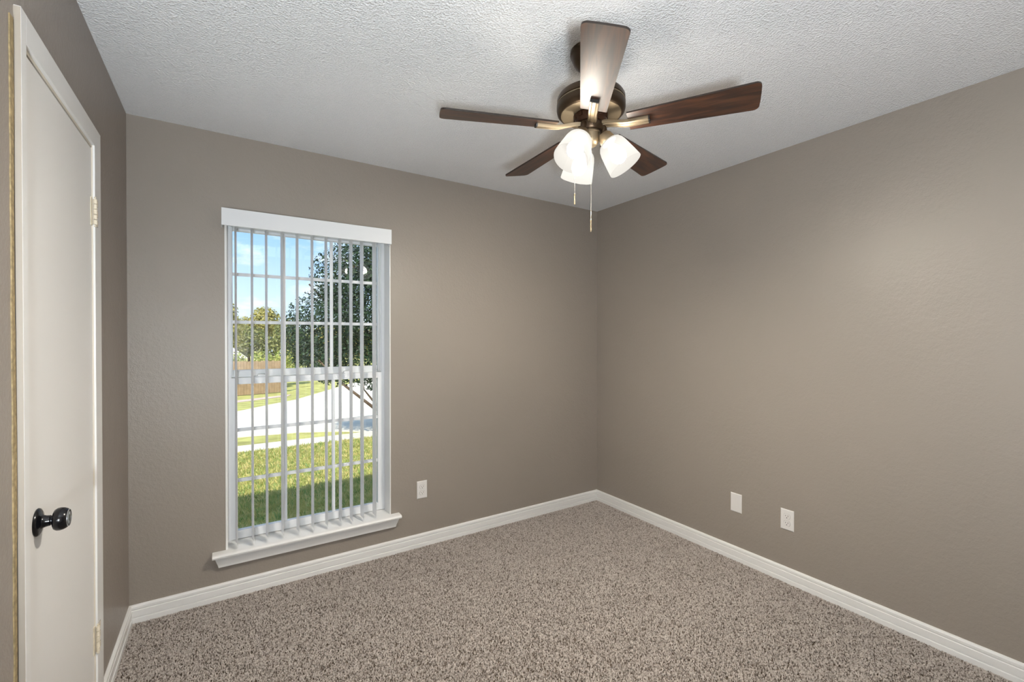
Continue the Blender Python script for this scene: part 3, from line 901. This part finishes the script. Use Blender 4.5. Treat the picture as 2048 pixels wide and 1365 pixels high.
def leaf_obj(mb, tint, name, mat, parent):
    me = bpy.data.meshes.new(name)
    me.from_pydata(mb.v, [], mb.f)
    me.materials.append(mat)
    at = me.attributes.new('tint', 'FLOAT', 'POINT')
    at.data.foreach_set('value', tint)
    o = bpy.data.objects.new(name, me); COL.objects.link(o); o.parent = parent
    return o
M_bark = pmat('bark', (0.16, 0.11, 0.08), 0.9, spec=0.1, noise=(12, 0.3))
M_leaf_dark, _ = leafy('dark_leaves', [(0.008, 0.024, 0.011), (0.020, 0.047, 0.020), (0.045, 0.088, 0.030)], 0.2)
M_leaf_gold, _ = leafy('yellow_green_leaves', [(0.26, 0.25, 0.06), (0.42, 0.38, 0.10), (0.55, 0.47, 0.17)], 0.35)
M_leaf_mid, _ = leafy('mid_green_leaves', [(0.13, 0.16, 0.05), (0.24, 0.26, 0.08), (0.36, 0.34, 0.12)], 0.3)
M_leaf_hedge, _ = leafy('hedge_leaves', [(0.20, 0.28, 0.05), (0.40, 0.44, 0.09), (0.58, 0.52, 0.18)], 0.3)

TX, TY = 3.75, 10.2
tz = gz(TY)
tr_ = tag(empty('leafy_tree', (TX, TY, tz)), 'large dark green tree with drooping branches near the street', 'tree')
rel = lambda x_, y_, z_: (x_ - TX, y_ - TY, z_ - tz)
mb = MB().tube([(0, 0, -0.1), (0.02, 0, 0.4), (-0.05, 0.02, 1.0), (-0.1, 0.05, 1.9), (-0.3, 0.1, 3.2)], [0.20, 0.16, 0.14, 0.11, 0.05], 12)
mb.build('trunk', M_bark, tr_, smooth=50)
for path, r0 in (([(0, 0, 0.12), rel(3.35, 9.6, -0.45), rel(2.95, 9.25, -0.32), rel(2.5, 9.0, -0.02), rel(1.92, 9.0, 0.48), rel(1.5, 9.1, 0.95)], 0.06),
                 ([rel(2.75, 9.1, -0.18), rel(2.5, 9.05, 0.12), rel(2.32, 9.0, 0.35), rel(2.28, 9.0, 0.8)], 0.028),
                 ([(-0.05, 0, 1.1), rel(2.9, 10.3, 1.4), rel(2.0, 10.3, 2.0), rel(1.5, 10.2, 2.5)], 0.055),
                 ([(0, 0, 1.3), rel(4.5, 10.0, 1.6), rel(5.2, 10.2, 2.2)], 0.06)):
    MB().tube(path, [r0 * (1 - 0.75 * i / (len(path) - 1)) for i in range(len(path))], 8).build('branch', M_bark, tr_, smooth=50)
blobs = [(rel(2.9, 10.0, 1.95), (1.30, 1.3, 1.15)), (rel(1.75, 9.9, 1.55), (0.78, 0.9, 0.85)), (rel(2.2, 9.9, 2.65), (0.75, 0.8, 0.70)), (rel(2.9, 10, 3.2), (0.95, 1.0, 0.75)), (rel(4.4, 10.2, 2.2), (1.3, 1.3, 1.3)),
         (rel(1.7, 9.6, 0.95), (0.60, 0.7, 0.50)), (rel(2.5, 9.6, 0.85), (0.70, 0.8, 0.45)), (rel(3.7, 10.2, 3.3), (1.1, 1.1, 0.9)), (rel(1.32, 9.9, 1.35), (0.36, 0.5, 0.55)), (rel(3.3, 9.5, 0.9), (0.6, 0.7, 0.45)), (rel(2.1, 9.2, 0.62), (0.62, 0.5, 0.22)), (rel(2.75, 9.2, 0.5), (0.45, 0.5, 0.24))]
mbf, tn = foliage(21, blobs, 62000, 0.034, 0.5, 0.5)
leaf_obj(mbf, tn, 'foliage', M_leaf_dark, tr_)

def bg_tree(name, label, cat, x_, y_, blobs, n, size, mat, seed, trunk_h=1.2, group=None):
    z_ = gz(y_)
    t = tag(empty(name, (x_, y_, z_)), label, cat, group)
    if trunk_h:
        MB().tube([(0, 0, -0.1), (0.05, 0, trunk_h * 0.6), (0, 0, trunk_h * 1.6)], [0.16, 0.13, 0.06], 8).build('trunk', M_bark, t, smooth=50)
    m_, tn = foliage(seed, [((c[0], c[1], c[2]), r) for c, r in blobs], n, size, 0.6, 0.6)
    leaf_obj(m_, tn, 'foliage', mat, t)
    return t
G = 'trees across the street'
bg_tree('background_tree', 'pale yellow green tree at the left edge of the window view', 'tree', 0.1, 36.5, [((0, 0, 3.5), (1.1, 1.0, 1.6)), ((-1.0, 0, 3.0), (1.2, 1.0, 1.6)), ((0.25, 0, 4.7), (0.5, 0.6, 0.9))], 3500, 0.12, M_leaf_gold, 31, group=G)
bg_tree('background_tree', 'round golden green tree beyond the fence left of the dark tree', 'tree', 3.05, 45, [((0, 0, 4.5), (1.25, 1.1, 1.35)), ((-1.5, 0, 3.9), (1.0, 0.9, 1.0)), ((0.6, 0.3, 3.2), (1.3, 1.0, 1.3))], 4200, 0.13, M_leaf_gold, 32, group=G)
bg_tree('background_tree', 'olive tree behind the fence between two golden trees', 'tree', 1.6, 40.5, [((0, 0, 2.8), (1.4, 1.0, 1.25)), ((-0.8, 0, 2.3), (1.0, 0.9, 1.1)), ((1.2, 0, 2.2), (1.0, 0.9, 1.1))], 3500, 0.11, M_leaf_mid, 33, group=G)
bg_tree('background_tree', 'dull green tree just left of the large dark tree', 'tree', 4.0, 37, [((0, 0, 2.9), (1.1, 1.0, 1.7)), ((0.9, 0, 2.2), (1.2, 0.9, 1.3))], 3200, 0.11, M_leaf_mid, 34, group=G)
bg_tree('background_tree', 'golden tree seen through gaps of the dark tree', 'tree', 8.6, 44, [((0, 0, 3.0), (2.6, 1.4, 1.8)), ((3.0, 0, 2.6), (2.4, 1.4, 1.6))], 4500, 0.15, M_leaf_gold, 35, group=G)
GS = 'shrubs along the far fence'
for (x_, y_, r_, lab, sd) in ((0.55, 29.0, 0.5, 'low bright green shrub above the left end of the fence', 41), (1.9, 30.3, 0.62, 'taller yellow green shrub above the middle of the fence', 42), (3.25, 32.2, 0.6, 'small olive shrub at the right end of the fence', 43)):
    bg_tree('shrub', lab, 'shrub', x_, y_, [((0, 0, 1.75), (r_, r_, 0.45 + 0.25 * r_)), ((r_ * 0.4, 0, 1.2), (r_, r_, 0.8)), ((-r_ * 0.4, 0, 1.1), (r_, r_, 0.8))], 1500, 0.075, M_leaf_hedge, sd, trunk_h=0, group=GS)

# pale house behind the fence
hs = tag(empty('neighbor_house', (-0.8, 31.6, gz(31.6))), 'pale house with light roof behind the fence at left', 'house')
M_hwall = pmat('pale_siding', (0.66, 0.60, 0.52), 0.9)
M_hroof = pmat('pale_shingles', (0.55, 0.50, 0.46), 0.9, noise=(6, 0.1))
MB().box((-5.0, 0, 0), (1.8, 3.0, 1.9)).build('siding', M_hwall, hs)
mb = MB().add([(-5.3, -0.3, 1.85), (2.0, -0.3, 1.85), (2.0, 3.3, 1.85), (-5.3, 3.3, 1.85), (-5.3, 1.5, 2.6), (1.1, 1.5, 2.6)], [(0, 1, 5, 4), (1, 2, 5), (2, 3, 4, 5), (3, 0, 4), (0, 3, 2, 1)])
mb.build('roof', M_hroof, hs)
MB().box((-3.6, -0.03, 0.7), (-2.6, 0.02, 1.6)).build('window', pmat('house_glass', (0.10, 0.12, 0.14), 0.1), hs)

# roof of this house: shades the near lawn
struct(MB().box((-9, -8, HC + 0.12), (12, YB + 0.72, HC + 0.27)).build('roof', M_hroof))
